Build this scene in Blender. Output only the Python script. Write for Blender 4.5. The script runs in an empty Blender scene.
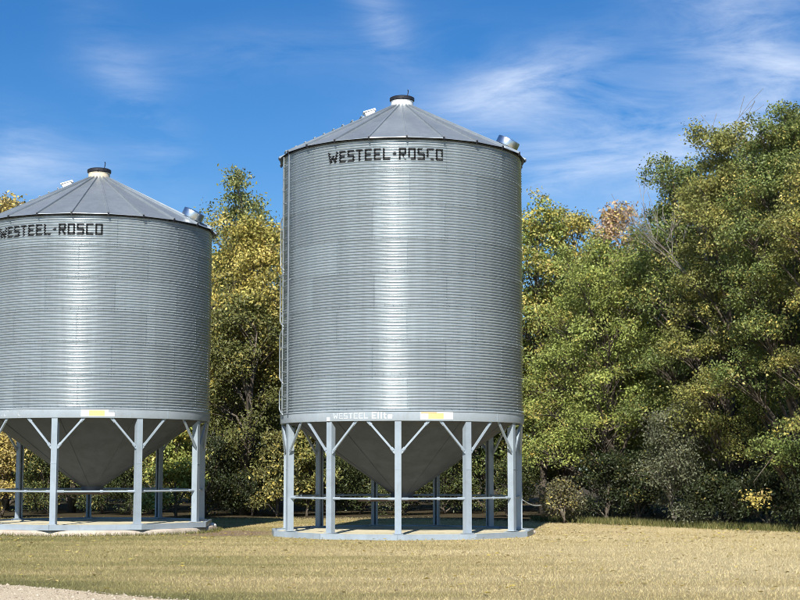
import bpy, math, random
import numpy as np
from mathutils import Vector, Matrix
PI = math.pi
R_ = math.radians
SC = bpy.context.scene
COL = SC.collection

# ------------------------------------------------------------------ camera
cam_d = bpy.data.cameras.new('camera')
cam = bpy.data.objects.new('camera', cam_d)
COL.objects.link(cam)
FPX, PITCH, EYE = 1543.0, 0.1097, 1.6
cam.location = (0, 0, EYE)
cam.rotation_euler = (PI / 2 + PITCH, 0, 0)
cam_d.sensor_width = 36.0
cam_d.lens = 36.0 * FPX / 800.0
cam_d.clip_start = 0.1
cam_d.clip_end = 6000
SC.camera = cam

# ------------------------------------------------------------------ sky, sun, exposure
SUN_EL, SUN_AZ = R_(41), R_(189)          # clockwise from +Y
world = bpy.data.worlds.new('World')
SC.world = world
world.use_nodes = True
SKY_STRENGTH, SUN_STRENGTH = 0.09, 5.0
SC.view_settings.view_transform = 'Standard'
SC.view_settings.look = 'None'
SC.view_settings.gamma = 1.0
SC.view_settings.exposure = 0.40
SC.view_settings.use_curve_mapping = False
SC.cycles.pixel_filter_type = 'BLACKMAN_HARRIS'
SC.cycles.filter_width = 0.95

def build_world():
    nt = world.node_tree
    N, L = nt.nodes, nt.links
    N.clear()
    out = N.new('ShaderNodeOutputWorld')
    bg = N.new('ShaderNodeBackground')
    bg.inputs['Strength'].default_value = SKY_STRENGTH
    sky = N.new('ShaderNodeTexSky')
    sky.sky_type = 'NISHITA'
    sky.sun_disc = False
    sky.sun_elevation = SUN_EL
    sky.sun_rotation = SUN_AZ
    sky.altitude = 400
    sky.air_density = 1.0
    sky.dust_density = 0.25
    sky.ozone_density = 2.2
    tc = N.new('ShaderNodeTexCoord')
    sep = N.new('ShaderNodeSeparateXYZ')
    L.new(tc.outputs['Generated'], sep.inputs[0])

    def m(op, a, b=None, c=None, clamp=False):
        n = N.new('ShaderNodeMath')
        n.operation = op
        n.use_clamp = clamp
        for i, v in enumerate((a, b, c)):
            if v is None:
                continue
            if isinstance(v, (int, float)):
                n.inputs[i].default_value = v
            else:
                L.new(v, n.inputs[i])
        return n.outputs[0]
    az = m('ARCTAN2', sep.outputs[0], sep.outputs[1])
    el = m('ARCSINE', sep.outputs[2])
    # thin cirrus: direction space, warped and stretched noise
    com = N.new('ShaderNodeCombineXYZ')
    L.new(az, com.inputs[0])
    L.new(el, com.inputs[1])
    mp = N.new('ShaderNodeMapping')
    mp.inputs['Rotation'].default_value = (0, 0, R_(-24))
    mp.inputs['Scale'].default_value = (9, 34, 1)
    L.new(com.outputs[0], mp.inputs[0])
    nz = N.new('ShaderNodeTexNoise')
    nz.inputs['Scale'].default_value = 1.0
    nz.inputs['Detail'].default_value = 8
    nz.inputs['Roughness'].default_value = 0.62
    nz.inputs['Distortion'].default_value = .45
    L.new(mp.outputs[0], nz.inputs['Vector'])
    nz2 = N.new('ShaderNodeTexNoise')
    nz2.inputs['Scale'].default_value = 4.2
    nz2.inputs['Detail'].default_value = 4
    nz2.inputs['Roughness'].default_value = 0.5
    mp2 = N.new('ShaderNodeMapping')
    mp2.inputs['Scale'].default_value = (1, 1.6, 1)
    mp2.inputs['Location'].default_value = (3.1, 0.7, 0)
    L.new(com.outputs[0], mp2.inputs[0])
    L.new(mp2.outputs[0], nz2.inputs['Vector'])

    def bank(a0, e0, sa, se, rot, w):
        ca, sa_ = math.cos(rot), math.sin(rot)
        da = m('SUBTRACT', az, a0)
        de = m('SUBTRACT', el, e0)
        u = m('ADD', m('MULTIPLY', da, ca / sa), m('MULTIPLY', de, sa_ / sa))
        v = m('ADD', m('MULTIPLY', da, -sa_ / se), m('MULTIPLY', de, ca / se))
        r2 = m('ADD', m('MULTIPLY', u, u), m('MULTIPLY', v, v))
        return m('MULTIPLY', m('EXPONENT', m('MULTIPLY', r2, -1.0)), w)
    banks = [bank(.155, .205, .115, .040, R_(-14), 1.0),
             bank(.075, .245, .060, .018, R_(22), .9),
             bank(-.172, .232, .060, .020, R_(-58), .45),
             bank(.235, .250, .085, .042, R_(-62), 1.1),
             bank(-.012, .288, .030, .014, R_(-55), .6),
             bank(-.245, .192, .055, .022, R_(-10), 1.0),
             bank(.100, .187, .030, .010, R_(12), .8),
             bank(-.10, .268, .09, .016, R_(8), .22),
             bank(.62, .30, .20, .06, R_(-20), .8),
             bank(-.75, .26, .22, .05, R_(15), .8)]
    tot = banks[0]
    for b in banks[1:]:
        tot = m('ADD', tot, b)
    far = N.new('ShaderNodeMapRange')
    far.inputs['From Min'].default_value = .62
    far.inputs['From Max'].default_value = .8
    far.inputs['To Max'].default_value = .5
    L.new(nz2.outputs['Fac'], far.inputs['Value'])
    tot = m('ADD', tot, far.outputs[0])
    wisp = N.new('ShaderNodeMapRange')
    wisp.inputs['From Min'].default_value = .34
    wisp.inputs['From Max'].default_value = .74
    L.new(nz.outputs['Fac'], wisp.inputs['Value'])
    fac = m('MULTIPLY', m('MULTIPLY', tot, wisp.outputs[0]), .72, clamp=True)
    fac = m('MINIMUM', fac, .7)
    hsv = N.new('ShaderNodeMix')
    hsv.data_type = 'RGBA'
    hsv.blend_type = 'MULTIPLY'
    hsv.inputs[0].default_value = 1.0
    L.new(sky.outputs[0], hsv.inputs[6])
    hz = N.new('ShaderNodeMapRange')
    hz.interpolation_type = 'SMOOTHSTEP'
    hz.inputs['From Min'].default_value = .0
    hz.inputs['From Max'].default_value = .30
    L.new(el, hz.inputs['Value'])
    tint = N.new('ShaderNodeMix')
    tint.data_type = 'RGBA'
    L.new(hz.outputs[0], tint.inputs[0])
    tint.inputs[6].default_value = (.62, .80, .95, 1)
    tint.inputs[7].default_value = (.225, .60, .96, 1)
    L.new(tint.outputs[2], hsv.inputs[7])
    mix = N.new('ShaderNodeMix')
    mix.data_type = 'RGBA'
    L.new(fac, mix.inputs[0])
    L.new(hsv.outputs[2], mix.inputs[6])
    mix.inputs[7].default_value = (7.0, 7.9, 9.4, 1)
    L.new(mix.outputs[2], bg.inputs['Color'])
    L.new(bg.outputs[0], out.inputs['Surface'])
build_world()

sun_d = bpy.data.lights.new('sun', 'SUN')
sun_d.energy = SUN_STRENGTH
sun_d.angle = R_(0.53)
sun_d.color = (1.0, 0.95, 0.87)
sun = bpy.data.objects.new('sun', sun_d)
COL.objects.link(sun)
sdir = Vector((math.sin(SUN_AZ) * math.cos(SUN_EL), math.cos(SUN_AZ) * math.cos(SUN_EL), math.sin(SUN_EL)))
sun.rotation_euler = sdir.to_track_quat('Z', 'Y').to_euler()
sun.location = (-10, -30, 40)

# ------------------------------------------------------------------ helpers
rng = random.Random(7)

def tag(o, label=None, cat=None, group=None, kind=None):
    if label: o['label'] = label
    if cat: o['category'] = cat
    if group: o['group'] = group
    if kind: o['kind'] = kind
    return o

def empty(name, loc=(0, 0, 0), rz=0.0):
    o = bpy.data.objects.new(name, None)
    o.empty_display_size = .2
    COL.objects.link(o)
    o.location = loc
    o.rotation_euler = (0, 0, rz)
    return o

def link_mesh(name, me, parent=None, rz=None, loc=None):
    o = bpy.data.objects.new(name, me)
    COL.objects.link(o)
    if parent is not None: o.parent = parent
    if rz is not None: o.rotation_euler = (0, 0, rz)
    if loc is not None: o.location = loc
    return o

class MB:
    def __init__(self):
        self.v, self.f = [], []
    def add(self, vs, fs):
        b = len(self.v)
        self.v += [tuple(p) for p in vs]
        self.f += [tuple(i + b for i in f) for f in fs]
        return self
    def box(self, c, s, M=None):
        x, y, z = (k / 2 for k in s)
        vs = [Vector((sx * x, sy * y, sz * z)) for sz in (-1, 1) for sy in (-1, 1) for sx in (-1, 1)]
        if M is not None: vs = [M @ p for p in vs]
        vs = [p + Vector(c) for p in vs]
        return self.add(vs, [(0, 2, 3, 1), (4, 5, 7, 6), (0, 1, 5, 4), (2, 6, 7, 3), (0, 4, 6, 2), (1, 3, 7, 5)])
    def bar(self, a, b, w, h, up=(0, 0, 1)):
        a, b = Vector(a), Vector(b)
        d = (b - a).normalized()
        s = d.cross(Vector(up))
        if s.length < 1e-5: s = d.cross(Vector((0, 1, 0)))
        s.normalize()
        u = s.cross(d)
        vs = []
        for p in (a, b):
            for i, j in ((-1, -1), (1, -1), (1, 1), (-1, 1)):
                vs.append(p + s * (i * w / 2) + u * (j * h / 2))
        return self.add(vs, [(3, 2, 1, 0), (4, 5, 6, 7), (0, 1, 5, 4), (1, 2, 6, 5), (2, 3, 7, 6), (3, 0, 4, 7)])
    def tube(self, pts, rad, n=6, cap=True):
        pts = [Vector(p) for p in pts]
        if not hasattr(rad, '__len__'): rad = [rad] * len(pts)
        b = len(self.v)
        ref = Vector((0.31, 0.17, 0.93))
        for i, p in enumerate(pts):
            t = (pts[min(i + 1, len(pts) - 1)] - pts[max(i - 1, 0)])
            if t.length < 1e-7: t = Vector((0, 0, 1))
            t.normalize()
            s = t.cross(ref)
            if s.length < .05: s = t.cross(Vector((1, 0, 0)))
            s.normalize()
            u = s.cross(t)
            for k in range(n):
                a = 2 * PI * k / n
                self.v.append(tuple(p + (s * math.cos(a) + u * math.sin(a)) * rad[i]))
        for i in range(len(pts) - 1):
            for k in range(n):
                k2 = (k + 1) % n
                self.f.append((b + i * n + k, b + i * n + k2, b + (i + 1) * n + k2, b + (i + 1) * n + k))
        if cap:
            self.f.append(tuple(b + k for k in range(n))[::-1])
            self.f.append(tuple(b + (len(pts) - 1) * n + k for k in range(n)))
        return self
    def lathe(self, prof, n=32, cap_top=True, cap_bot=True, M=None):
        b = len(self.v)
        for r, z in prof:
            for k in range(n):
                a = 2 * PI * k / n
                p = Vector((r * math.cos(a), r * math.sin(a), z))
                if M is not None: p = M @ p
                self.v.append(tuple(p))
        for i in range(len(prof) - 1):
            for k in range(n):
                k2 = (k + 1) % n
                self.f.append((b + i * n + k, b + i * n + k2, b + (i + 1) * n + k2, b + (i + 1) * n + k))
        if cap_bot: self.f.append(tuple(b + k for k in range(n))[::-1])
        if cap_top: self.f.append(tuple(b + (len(prof) - 1) * n + k for k in range(n)))
        return self
    def mesh(self, name, mat, smooth=False, angle=None):
        me = bpy.data.meshes.new(name)
        me.from_pydata(self.v, [], self.f)
        if mat is not None: me.materials.append(mat)
        if smooth or angle:
            me.polygons.foreach_set('use_smooth', [True] * len(me.polygons))
            if angle: me.set_sharp_from_angle(angle=R_(angle))
        me.update()
        return me
    def build(self, name, mat, parent=None, smooth=False, angle=None, **k):
        return link_mesh(name, self.mesh(name, mat, smooth, angle), parent, **k)

def np_mesh(name, verts, faces, mat, attr=None, smooth=False):
    """verts (n,3), faces (m,k) all the same size, attr: face float attributes"""
    me = bpy.data.meshes.new(name)
    n, m_, k = len(verts), len(faces), faces.shape[1]
    me.vertices.add(n)
    me.vertices.foreach_set('co', verts.astype(np.float32).ravel())
    me.loops.add(m_ * k)
    me.loops.foreach_set('vertex_index', faces.astype(np.int32).ravel())
    me.polygons.add(m_)
    me.polygons.foreach_set('loop_start', np.arange(0, m_ * k, k, dtype=np.int32))
    me.polygons.foreach_set('loop_total', np.full(m_, k, dtype=np.int32))
    if smooth: me.polygons.foreach_set('use_smooth', np.ones(m_, dtype=bool))
    for nm, a in (attr or {}).items():
        at = me.attributes.new(nm, 'FLOAT', 'FACE')
        at.data.foreach_set('value', a.astype(np.float32))
    me.materials.append(mat)
    me.update(calc_edges=True)
    return me

# ------------------------------------------------------------------ materials
class NT:
    def __init__(self, name):
        self.mat = bpy.data.materials.new(name)
        self.mat.use_nodes = True
        self.t = self.mat.node_tree
        self.b = self.t.nodes['Principled BSDF']
        self.out = self.t.nodes['Material Output']
    def n(self, typ, **kw):
        nd = self.t.nodes.new('ShaderNode' + typ)
        for k, v in kw.items(): setattr(nd, k, v)
        return nd
    def l(self, a, b): self.t.links.new(a, b)
    def noise(self, scale, detail=5, rough=.55, vec=None, stretch=None, rot=None, coord='Object', dist=0):
        nz = self.n('TexNoise')
        nz.inputs['Scale'].default_value = scale
        nz.inputs['Detail'].default_value = detail
        nz.inputs['Roughness'].default_value = rough
        nz.inputs['Distortion'].default_value = dist
        if vec is None:
            if coord == 'World': vec = self.n('NewGeometry').outputs['Position']
            else: vec = self.n('TexCoord').outputs[coord]
        if stretch or rot:
            mp = self.n('Mapping')
            if stretch: mp.inputs['Scale'].default_value = stretch
            if rot: mp.inputs['Rotation'].default_value = rot
            self.l(vec, mp.inputs[0])
            vec = mp.outputs[0]
        self.l(vec, nz.inputs['Vector'])
        return nz.outputs['Fac']
    def ramp(self, fac, stops):
        r = self.n('ValToRGB')
        el = r.color_ramp.elements
        while len(el) < len(stops): el.new(.5)
        for e, (p, c) in zip(el, stops):
            e.position = p
            e.color = (*c, 1) if len(c) == 3 else c
        self.l(fac, r.inputs[0])
        return r.outputs[0]
    def rng(self, v, a, b, c=0, d=1, clamp=True):
        mr = self.n('MapRange', clamp=clamp)
        for k, x in zip(('From Min', 'From Max', 'To Min', 'To Max'), (a, b, c, d)):
            mr.inputs[k].default_value = x
        self.l(v, mr.inputs['Value'])
        return mr.outputs[0]
    def math(self, op, a, b=None, clamp=False):
        nd = self.n('Math', operation=op, use_clamp=clamp)
        for i, v in enumerate((a, b)):
            if v is None: continue
            if isinstance(v, (int, float)): nd.inputs[i].default_value = v
            else: self.l(v, nd.inputs[i])
        return nd.outputs[0]
    def mix(self, fac, a, b, mode='MIX'):
        nd = self.n('Mix', data_type='RGBA', blend_type=mode)
        for i, v in ((0, fac), (6, a), (7, b)):
            if isinstance(v, (int, float)): nd.inputs[i].default_value = v
            elif isinstance(v, tuple): nd.inputs[i].default_value = (*v, 1) if len(v) == 3 else v
            else: self.l(v, nd.inputs[i])
        return nd.outputs[2]
    def bump(self, h, strength=.3, dist=.02):
        bp = self.n('Bump')
        bp.inputs['Strength'].default_value = strength
        bp.inputs['Distance'].default_value = dist
        self.l(h, bp.inputs['Height'])
        self.l(bp.outputs[0], self.b.inputs['Normal'])
    def set(self, **kw):
        for k, v in kw.items():
            s = self.b.inputs[k.replace('_', ' ')]
            if isinstance(v, (int, float)): s.default_value = v
            elif isinstance(v, tuple): s.default_value = (*v, 1) if len(v) == 3 else v
            else: self.l(v, s)
        return self

def mat_galv(name, c0, c1, rough0, rough1, spread=.1, metal=1.0, streak=True):
    t = NT(name)
    oi = t.n('ObjectInfo')
    big = t.noise(.9, 4, .6, coord='World', stretch=(1, 1, .25))
    sp = t.noise(38, 3, .6, coord='World')
    col = t.mix(big, c0, c1)
    v = t.rng(oi.outputs['Random'], 0, 1, 1 - spread, 1 + spread * .6)
    v2 = t.math('MULTIPLY', v, t.rng(sp, .3, .7, .93, 1.05))
    if streak:
        st = t.noise(5.0, 4, .7, coord='World', stretch=(1, 1, .05))
        v2 = t.math('MULTIPLY', v2, t.rng(st, .35, .75, 1.03, .86))
    hv = t.n('HueSaturation')
    t.l(col, hv.inputs['Color'])
    t.l(v2, hv.inputs['Value'])
    r = t.math('ADD', t.rng(big, .3, .7, rough0, rough1), t.rng(oi.outputs['Random'], 0, 1, -.010, .012))
    t.set(Base_Color=hv.outputs[0], Metallic=metal, Roughness=r)
    return t.mat

def mat_paint(name, col, rough=.45, var=.12, dirt=(.25, .2, .14), dirt_amt=.25, spec=.4):
    t = NT(name)
    a = t.noise(3.0, 5, .6, coord='World')
    b = t.noise(14, 5, .65, coord='World', stretch=(1, 1, .3))
    c = t.mix(t.rng(a, .3, .7), tuple(x * (1 - var) for x in col), tuple(min(1, x * (1 + var)) for x in col))
    c = t.mix(t.rng(b, .56, .78, 0, dirt_amt), c, dirt)
    t.set(Base_Color=c, Roughness=t.rng(a, .3, .7, rough - .08, rough + .1), Specular_IOR_Level=spec)
    t.bump(b, .08, .004)
    return t.mat

M = {}
M['wall'] = mat_galv('galvanized_wall', (.375, .43, .455), (.455, .505, .53), .27, .35, .09, .33)
M['wall'].node_tree.nodes['Principled BSDF'].inputs['Coat Weight'].default_value = .7
M['wall'].node_tree.nodes['Principled BSDF'].inputs['Coat Roughness'].default_value = .2
M['roof'] = mat_galv('galvanized_roof', (.33, .37, .395), (.41, .45, .475), .40, .50, .10, .55)
M['bright'] = mat_galv('bright_metal', (.72, .74, .75), (.8, .82, .83), .25, .35, .05, 1.0, False)
M['steel'] = mat_paint('blue_grey_paint', (.33, .39, .44), .42, .10, (.24, .21, .16), .4)
M['band'] = mat_paint('band_paint', (.37, .425, .465), .42, .08, (.28, .26, .22), .4)
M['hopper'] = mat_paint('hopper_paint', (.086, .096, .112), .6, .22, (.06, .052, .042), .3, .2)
M['letter'] = mat_paint('black_stencil', (.018, .019, .022), .55, .2, (.12, .13, .14), .5)
M['faded_white'] = mat_paint('faded_white_print', (.54, .58, .61), .5, .08)
M['white'] = mat_paint('white_paint', (.82, .82, .80), .45, .05, (.5, .45, .36), .15)
M['yellow'] = mat_paint('yellow_print', (.80, .68, .26), .5, .05, (.6, .5, .3), .15)
M['orange'] = mat_paint('orange_print', (.72, .42, .20), .5, .05)
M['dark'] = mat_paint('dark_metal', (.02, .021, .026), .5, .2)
M['rust'] = mat_paint('rusty_brown', (.14, .085, .05), .7, .25)
M['collar_tan'] = mat_paint('tan_collar', (.72, .62, .46), .5, .1)

def mat_concrete():
    t = NT('concrete')
    a = t.noise(1.3, 6, .65, coord='World')
    b = t.noise(22, 6, .7, coord='World')
    c = t.ramp(a, [(.25, (.42, .34, .26)), (.5, (.58, .50, .41)), (.75, (.68, .61, .52))])
    c = t.mix(t.rng(b, .55, .75, 0, .5), c, (.24, .19, .14))
    t.set(Base_Color=c, Roughness=.9, Specular_IOR_Level=.2)
    t.bump(b, .6, .03)
    return t.mat
M['concrete'] = mat_concrete()

# lawn colour is shared by the ground sheet and the blades: dry patches, mown rows, bare soil by the trees
def lawn_color(t, blade=False):
    pos = t.n('NewGeometry').outputs['Position']
    big = t.noise(.16, 4, .55, vec=pos, stretch=(.8, 1.3, 1))
    mid = t.noise(.9, 5, .65, vec=pos, stretch=(.45, 1.4, 1))
    row = t.noise(.55, 3, .5, vec=pos, stretch=(.12, 1.6, 1), rot=(0, 0, R_(3)))
    sep = t.n('SeparateXYZ')
    t.l(pos, sep.inputs[0])
    # drier to the right, greener to the left and by the road
    dx = t.rng(sep.outputs[0], -9, 6, -.18, .16)
    s = t.math('ADD', t.math('ADD', t.math('MULTIPLY', big, .5), t.math('MULTIPLY', mid, .35)), t.math('MULTIPLY', row, .35))
    s = t.math('ADD', s, dx)
    # distance to the road edge, metres
    edge = t.math('ADD', t.math('ADD', sep.outputs[1], t.math('MULTIPLY', sep.outputs[0], .893)), -16.91)
    near = t.rng(edge, .2, 2.6, .24, 0)
    s = t.math('SUBTRACT', s, near)
    c = t.ramp(s, [(.30, (.185, .178, .070)), (.47, (.315, .275, .118)), (.62, (.455, .372, .185)), (.80, (.55, .46, .26))])
    return c, pos, sep, mid

def mat_ground():
    t = NT('ground_lawn')
    c, pos, sep, mid = lawn_color(t)
    fine = t.noise(30, 6, .75, vec=pos)
    c = t.mix(t.rng(fine, .35, .7, .0, .45), c, (.13, .105, .055))
    # bare brown soil in the gap between the bins
    dxx = t.math('ADD', sep.outputs[0], 4.35)
    dyy = t.math('ADD', sep.outputs[1], -39.6)
    d = t.math('SQRT', t.math('ADD', t.math('MULTIPLY', dxx, dxx), t.math('MULTIPLY', t.math('MULTIPLY', dyy, dyy), .55)))
    d = t.math('ADD', d, t.math('MULTIPLY', mid, 1.6))
    c = t.mix(t.rng(d, 1.7, 2.4, .9, 0), c, (.27, .19, .13))
    dx2 = t.math('ADD', sep.outputs[0], -5.2)
    dy2 = t.math('ADD', sep.outputs[1], -40.0)
    d2 = t.math('SQRT', t.math('ADD', t.math('MULTIPLY', t.math('MULTIPLY', dx2, dx2), .3), t.math('MULTIPLY', t.math('MULTIPLY', dy2, dy2), 2.2)))
    d2 = t.math('ADD', d2, t.math('MULTIPLY', mid, 1.2))
    c = t.mix(t.rng(d2, 1.1, 1.7, .7, 0), c, (.26, .19, .12))
    # leaf litter and soil under the trees: north of a slanting line
    ln = t.math('ADD', sep.outputs[1], t.math('MULTIPLY', t.math('MAXIMUM', sep.outputs[0], 1.0), 1.0))
    ln = t.math('ADD', ln, t.math('MULTIPLY', mid, 2.0))
    c = t.mix(t.rng(ln, 51.5, 53.5, 0, .95), c, (.055, .043, .026))
    t.set(Base_Color=c, Roughness=.95, Specular_IOR_Level=.1)
    t.bump(fine, .7, .05)
    return t.mat
M['ground'] = mat_ground()

def mat_blade():
    t = NT('grass_blade')
    c, pos, sep, mid = lawn_color(t)
    at = t.n('Attribute', attribute_name='tone')
    hv = t.n('HueSaturation')
    t.l(c, hv.inputs['Color'])
    t.l(t.rng(at.outputs['Fac'], 0, 1, .76, 1.32), hv.inputs['Value'])
    t.l(t.rng(at.outputs['Fac'], 0, 1, .49, .505), hv.inputs['Hue'])
    t.set(Base_Color=hv.outputs[0], Roughness=.75, Specular_IOR_Level=.15)
    return t.mat
M['blade'] = mat_blade()

def mat_weeds():
    t = NT('long_grass')
    at = t.n('Attribute', attribute_name='tone')
    c = t.ramp(at.outputs['Fac'], [(0, (.05, .065, .018)), (.5, (.11, .125, .035)), (1, (.33, .28, .12))])
    t.set(Base_Color=c, Roughness=.75, Specular_IOR_Level=.2)
    return t.mat
M['weeds'] = mat_weeds()

def mat_gravel():
    t = NT('gravel')
    a = t.noise(1.1, 5, .6, coord='World')
    b = t.noise(45, 5, .8, coord='World')
    c = t.mix(t.rng(a, .3, .7), (.53, .435, .30), (.60, .50, .36))
    c = t.mix(t.rng(b, .45, .75, 0, .35), c, (.42, .34, .25))
    t.set(Base_Color=c, Roughness=.95, Specular_IOR_Level=.1)
    t.bump(b, .35, .015)
    return t.mat
M['gravel'] = mat_gravel()

def mat_pebble():
    t = NT('pebble')
    at = t.n('Attribute', attribute_name='tone')
    c = t.ramp(at.outputs['Fac'], [(0, (.28, .23, .17)), (.5, (.52, .44, .33)), (1, (.66, .58, .46))])
    t.set(Base_Color=c, Roughness=.9, Specular_IOR_Level=.15)
    return t.mat
M['pebble'] = mat_pebble()

def mat_pad():
    t = NT('pale_pad')
    a = t.noise(1.6, 6, .65, coord='World')
    b = t.noise(30, 5, .75, coord='World')
    c = t.mix(t.rng(a, .3, .7), (.62, .56, .38), (.72, .66, .48))
    c = t.mix(t.rng(b, .5, .75, 0, .5), c, (.28, .22, .13))
    t.set(Base_Color=c, Roughness=.95, Specular_IOR_Level=.1)
    t.bump(b, .6, .02)
    return t.mat
M['pad'] = mat_pad()

def mat_bark(name, c0, c1):
    t = NT(name)
    a = t.noise(6, 6, .7, coord='World', stretch=(1, 1, .25))
    t.set(Base_Color=t.mix(t.rng(a, .3, .7), c0, c1), Roughness=.9, Specular_IOR_Level=.15)
    t.bump(a, .6, .03)
    return t.mat
M['bark'] = mat_bark('bark', (.07, .055, .042), (.20, .17, .135))
M['bark_grey'] = mat_bark('dead_bark', (.20, .175, .15), (.38, .345, .30))

def mat_leaf():
    t = NT('leaf')
    oi = t.n('ObjectInfo')
    at = t.n('Attribute', attribute_name='tone')     # 0..1 per leaf, clumped
    at2 = t.n('Attribute', attribute_name='value')
    turn = t.n('Attribute', attribute_name='turn')   # how far this leaf has turned
    a = oi.outputs['Alpha']
    th = t.math('SUBTRACT', 1.0, a)
    f = t.math('MULTIPLY', t.math('SUBTRACT', turn.outputs['Fac'], th), 3.0, clamp=True)
    aut = t.ramp(at.outputs['Fac'], [(0, (.50, .41, .07)), (.5, (.58, .48, .13)), (.8, (.56, .42, .16)), (1, (.46, .31, .18))])
    c = t.mix(f, oi.outputs['Color'], aut)
    hv = t.n('HueSaturation')
    t.l(c, hv.inputs['Color'])
    t.l(t.rng(at2.outputs['Fac'], 0, 1, .42, 1.85), hv.inputs['Value'])
    t.l(t.rng(at.outputs['Fac'], 0, 1, .485, .515), hv.inputs['Hue'])
    t.set(Base_Color=hv.outputs[0], Roughness=.42, Specular_IOR_Level=.32)
    tr = t.n('BsdfTranslucent')
    t.l(hv.outputs[0], tr.inputs['Color'])
    mx = t.n('MixShader')
    mx.inputs[0].default_value = .24
    t.l(t.b.outputs[0], mx.inputs[1])
    t.l(tr.outputs[0], mx.inputs[2])
    t.l(mx.outputs[0], t.out.inputs['Surface'])
    return t.mat
M['leaf'] = mat_leaf()

# ------------------------------------------------------------------ ground
g = MB()
xs = [-2500, -400, -60, -20, 0, 20, 60, 400, 2500]
ys = [-2500, -400, -60, 0, 20, 40, 60, 120, 500, 4000]
for y in ys:
    for x in xs:
        g.v.append((x, y, 0.0))
for j in range(len(ys) - 1):
    for i in range(len(xs) - 1):
        a = j * len(xs) + i
        g.f.append((a, a + 1, a + 1 + len(xs), a + len(xs)))
tag(g.build('ground', M['ground']), kind='structure')

# gravel road the photographer stands on; the far edge runs Y = 16.91 - .893 X
def road_edge(x):
    return 16.91 - .893 * x + .10 * math.sin(x * 2.3) + .06 * math.sin(x * 7.1 + 1) + .03 * math.sin(x * 19.0)
g = MB()
n = 360
X0, X1 = -45.0, 30.0
for i in range(n + 1):
    x = X0 + (X1 - X0) * i / n
    y = road_edge(x)
    g.v += [(x, y, .006), (x - .6, y - .7, .012), (x - 9, y - 10, .03), (x - 14, y - 18, .006)]
for i in range(n):
    for k in range(3):
        a = i * 4 + k
        g.f.append((a, a + 1, a + 5, a + 4))
tag(g.build('gravel_road', M['gravel']), kind='structure')

MAIN = (.053, 38.856, 0.0)
LEFT = (-8.096, 40.914, .14)
def fill_pad(cx, cy, rad, z):
    b = MB()
    n = 72
    rp_ = random.Random(9)
    for k in range(n):
        a = 2 * PI * k / n
        for q, zz in ((rad + .015, -.12), (rad, -.012), (rad * .93, .0), (rad * .6, .006)):
            b.v.append((q * math.cos(a), q * math.sin(a), zz + rp_.uniform(-.004, .004)))
    for k in range(n):
        k2 = (k + 1) % n
        for i in range(3): b.f.append((k * 4 + i, k2 * 4 + i, k2 * 4 + i + 1, k * 4 + i + 1))
    b.f.append(tuple(k * 4 + 3 for k in range(n)))
    o = b.build('gravel_pad', M['pad'], angle=50)
    o.location = (cx, cy, z)
    return tag(o, kind='structure')
fill_pad(MAIN[0], MAIN[1], 3.08, .104)
fill_pad(LEFT[0], LEFT[1], 2.93, .14 + .104)

# cast concrete pad under the left bin, chipped at the rim
b = MB()
n = 120
rad_r = random.Random(5)
prof = [(3.22, -.05), (3.20, .03), (3.18, .11), (3.14, .138), (2.0, .140)]
for i, (r, z) in enumerate(prof):
    for k in range(n):
        a = 2 * PI * k / n
        chip = (math.sin(5 * a + .4) * .012 + math.sin(23 * a) * .008 + rad_r.uniform(-.012, .012)) if i in (1, 2, 3) else 0
        zz = z + (rad_r.uniform(-.012, .002) if i in (2,) else 0)
        rr = r + chip
        if k in (71, 72) and i in (1, 2, 3): rr -= .07
        b.v.append((rr * math.cos(a), rr * math.sin(a), zz))
for i in range(len(prof) - 1):
    for k in range(n):
        k2 = (k + 1) % n
        b.f.append((i * n + k, i * n + k2, (i + 1) * n + k2, (i + 1) * n + k))
b.f.append(tuple((len(prof) - 1) * n + k for k in range(n)))
o = b.build('concrete_pad', M['concrete'], angle=40)
o.location = (LEFT[0], LEFT[1], 0)
tag(o, kind='structure')

# ------------------------------------------------------------------ grain bins
RAD = 3.018            # wall radius
H = .8060              # one ring of sheets: 12 corrugations
PC = H / 12
AMP = .021
ZB = 2.969             # underside of the wall above the pad
NS = 11                # sheets round one ring
NP = 22                # roof panels
ROOF_RISE = 1.44
ROOF_R0, ROOF_R1 = .27, 3.14

def wave(z): return AMP * math.cos(2 * PI * z / PC)
def pol(r, th, z): return (r * math.sin(th), -r * math.cos(th), z)

def sheet_mesh():
    b = MB()
    nz, na = 12 * 8, 13
    half = PI / NS + R_(.55)
    for i in range(nz + 1):
        z = H * i / nz
        for k in range(na + 1):
            th = -half + 2 * half * k / na
            tilt = .0028 * (k / na - .5)
            r = RAD + wave(z) + tilt + .0022 * (1 - i / nz)
            b.v.append(pol(r, th, z))
    for i in range(nz):
        for k in range(na):
            a = i * (na + 1) + k
            b.f.append((a, a + 1, a + na + 2, a + na + 1))
    me_smooth = len(b.f)
    # bolt heads down the lapped edge and along the lower seam
    def bolt(th, z, r):
        s = .0075
        c = Vector(pol(r, th, z))
        Mz = Matrix.Rotation(th, 3, 'Z')
        b.box(c, (2 * s, .012, 2 * s), Mz)
    for j in range(12):
        bolt(half - R_(.5), PC * (j + .0) + .002, RAD + AMP + .006)
    for k in range(9):
        bolt(-half + 2 * half * (k + .5) / 9, PC * 1.0, RAD + AMP + .006)
    me = b.mesh('wall_sheet', M['wall'])
    sm = [i < me_smooth for i in range(len(me.polygons))]
    me.polygons.foreach_set('use_smooth', sm)
    return me

SLOPE = math.atan2(ROOF_RISE, ROOF_R1 - ROOF_R0)
def roof_z(r): return (ROOF_R1 - r) / (ROOF_R1 - ROOF_R0) * ROOF_RISE

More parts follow.
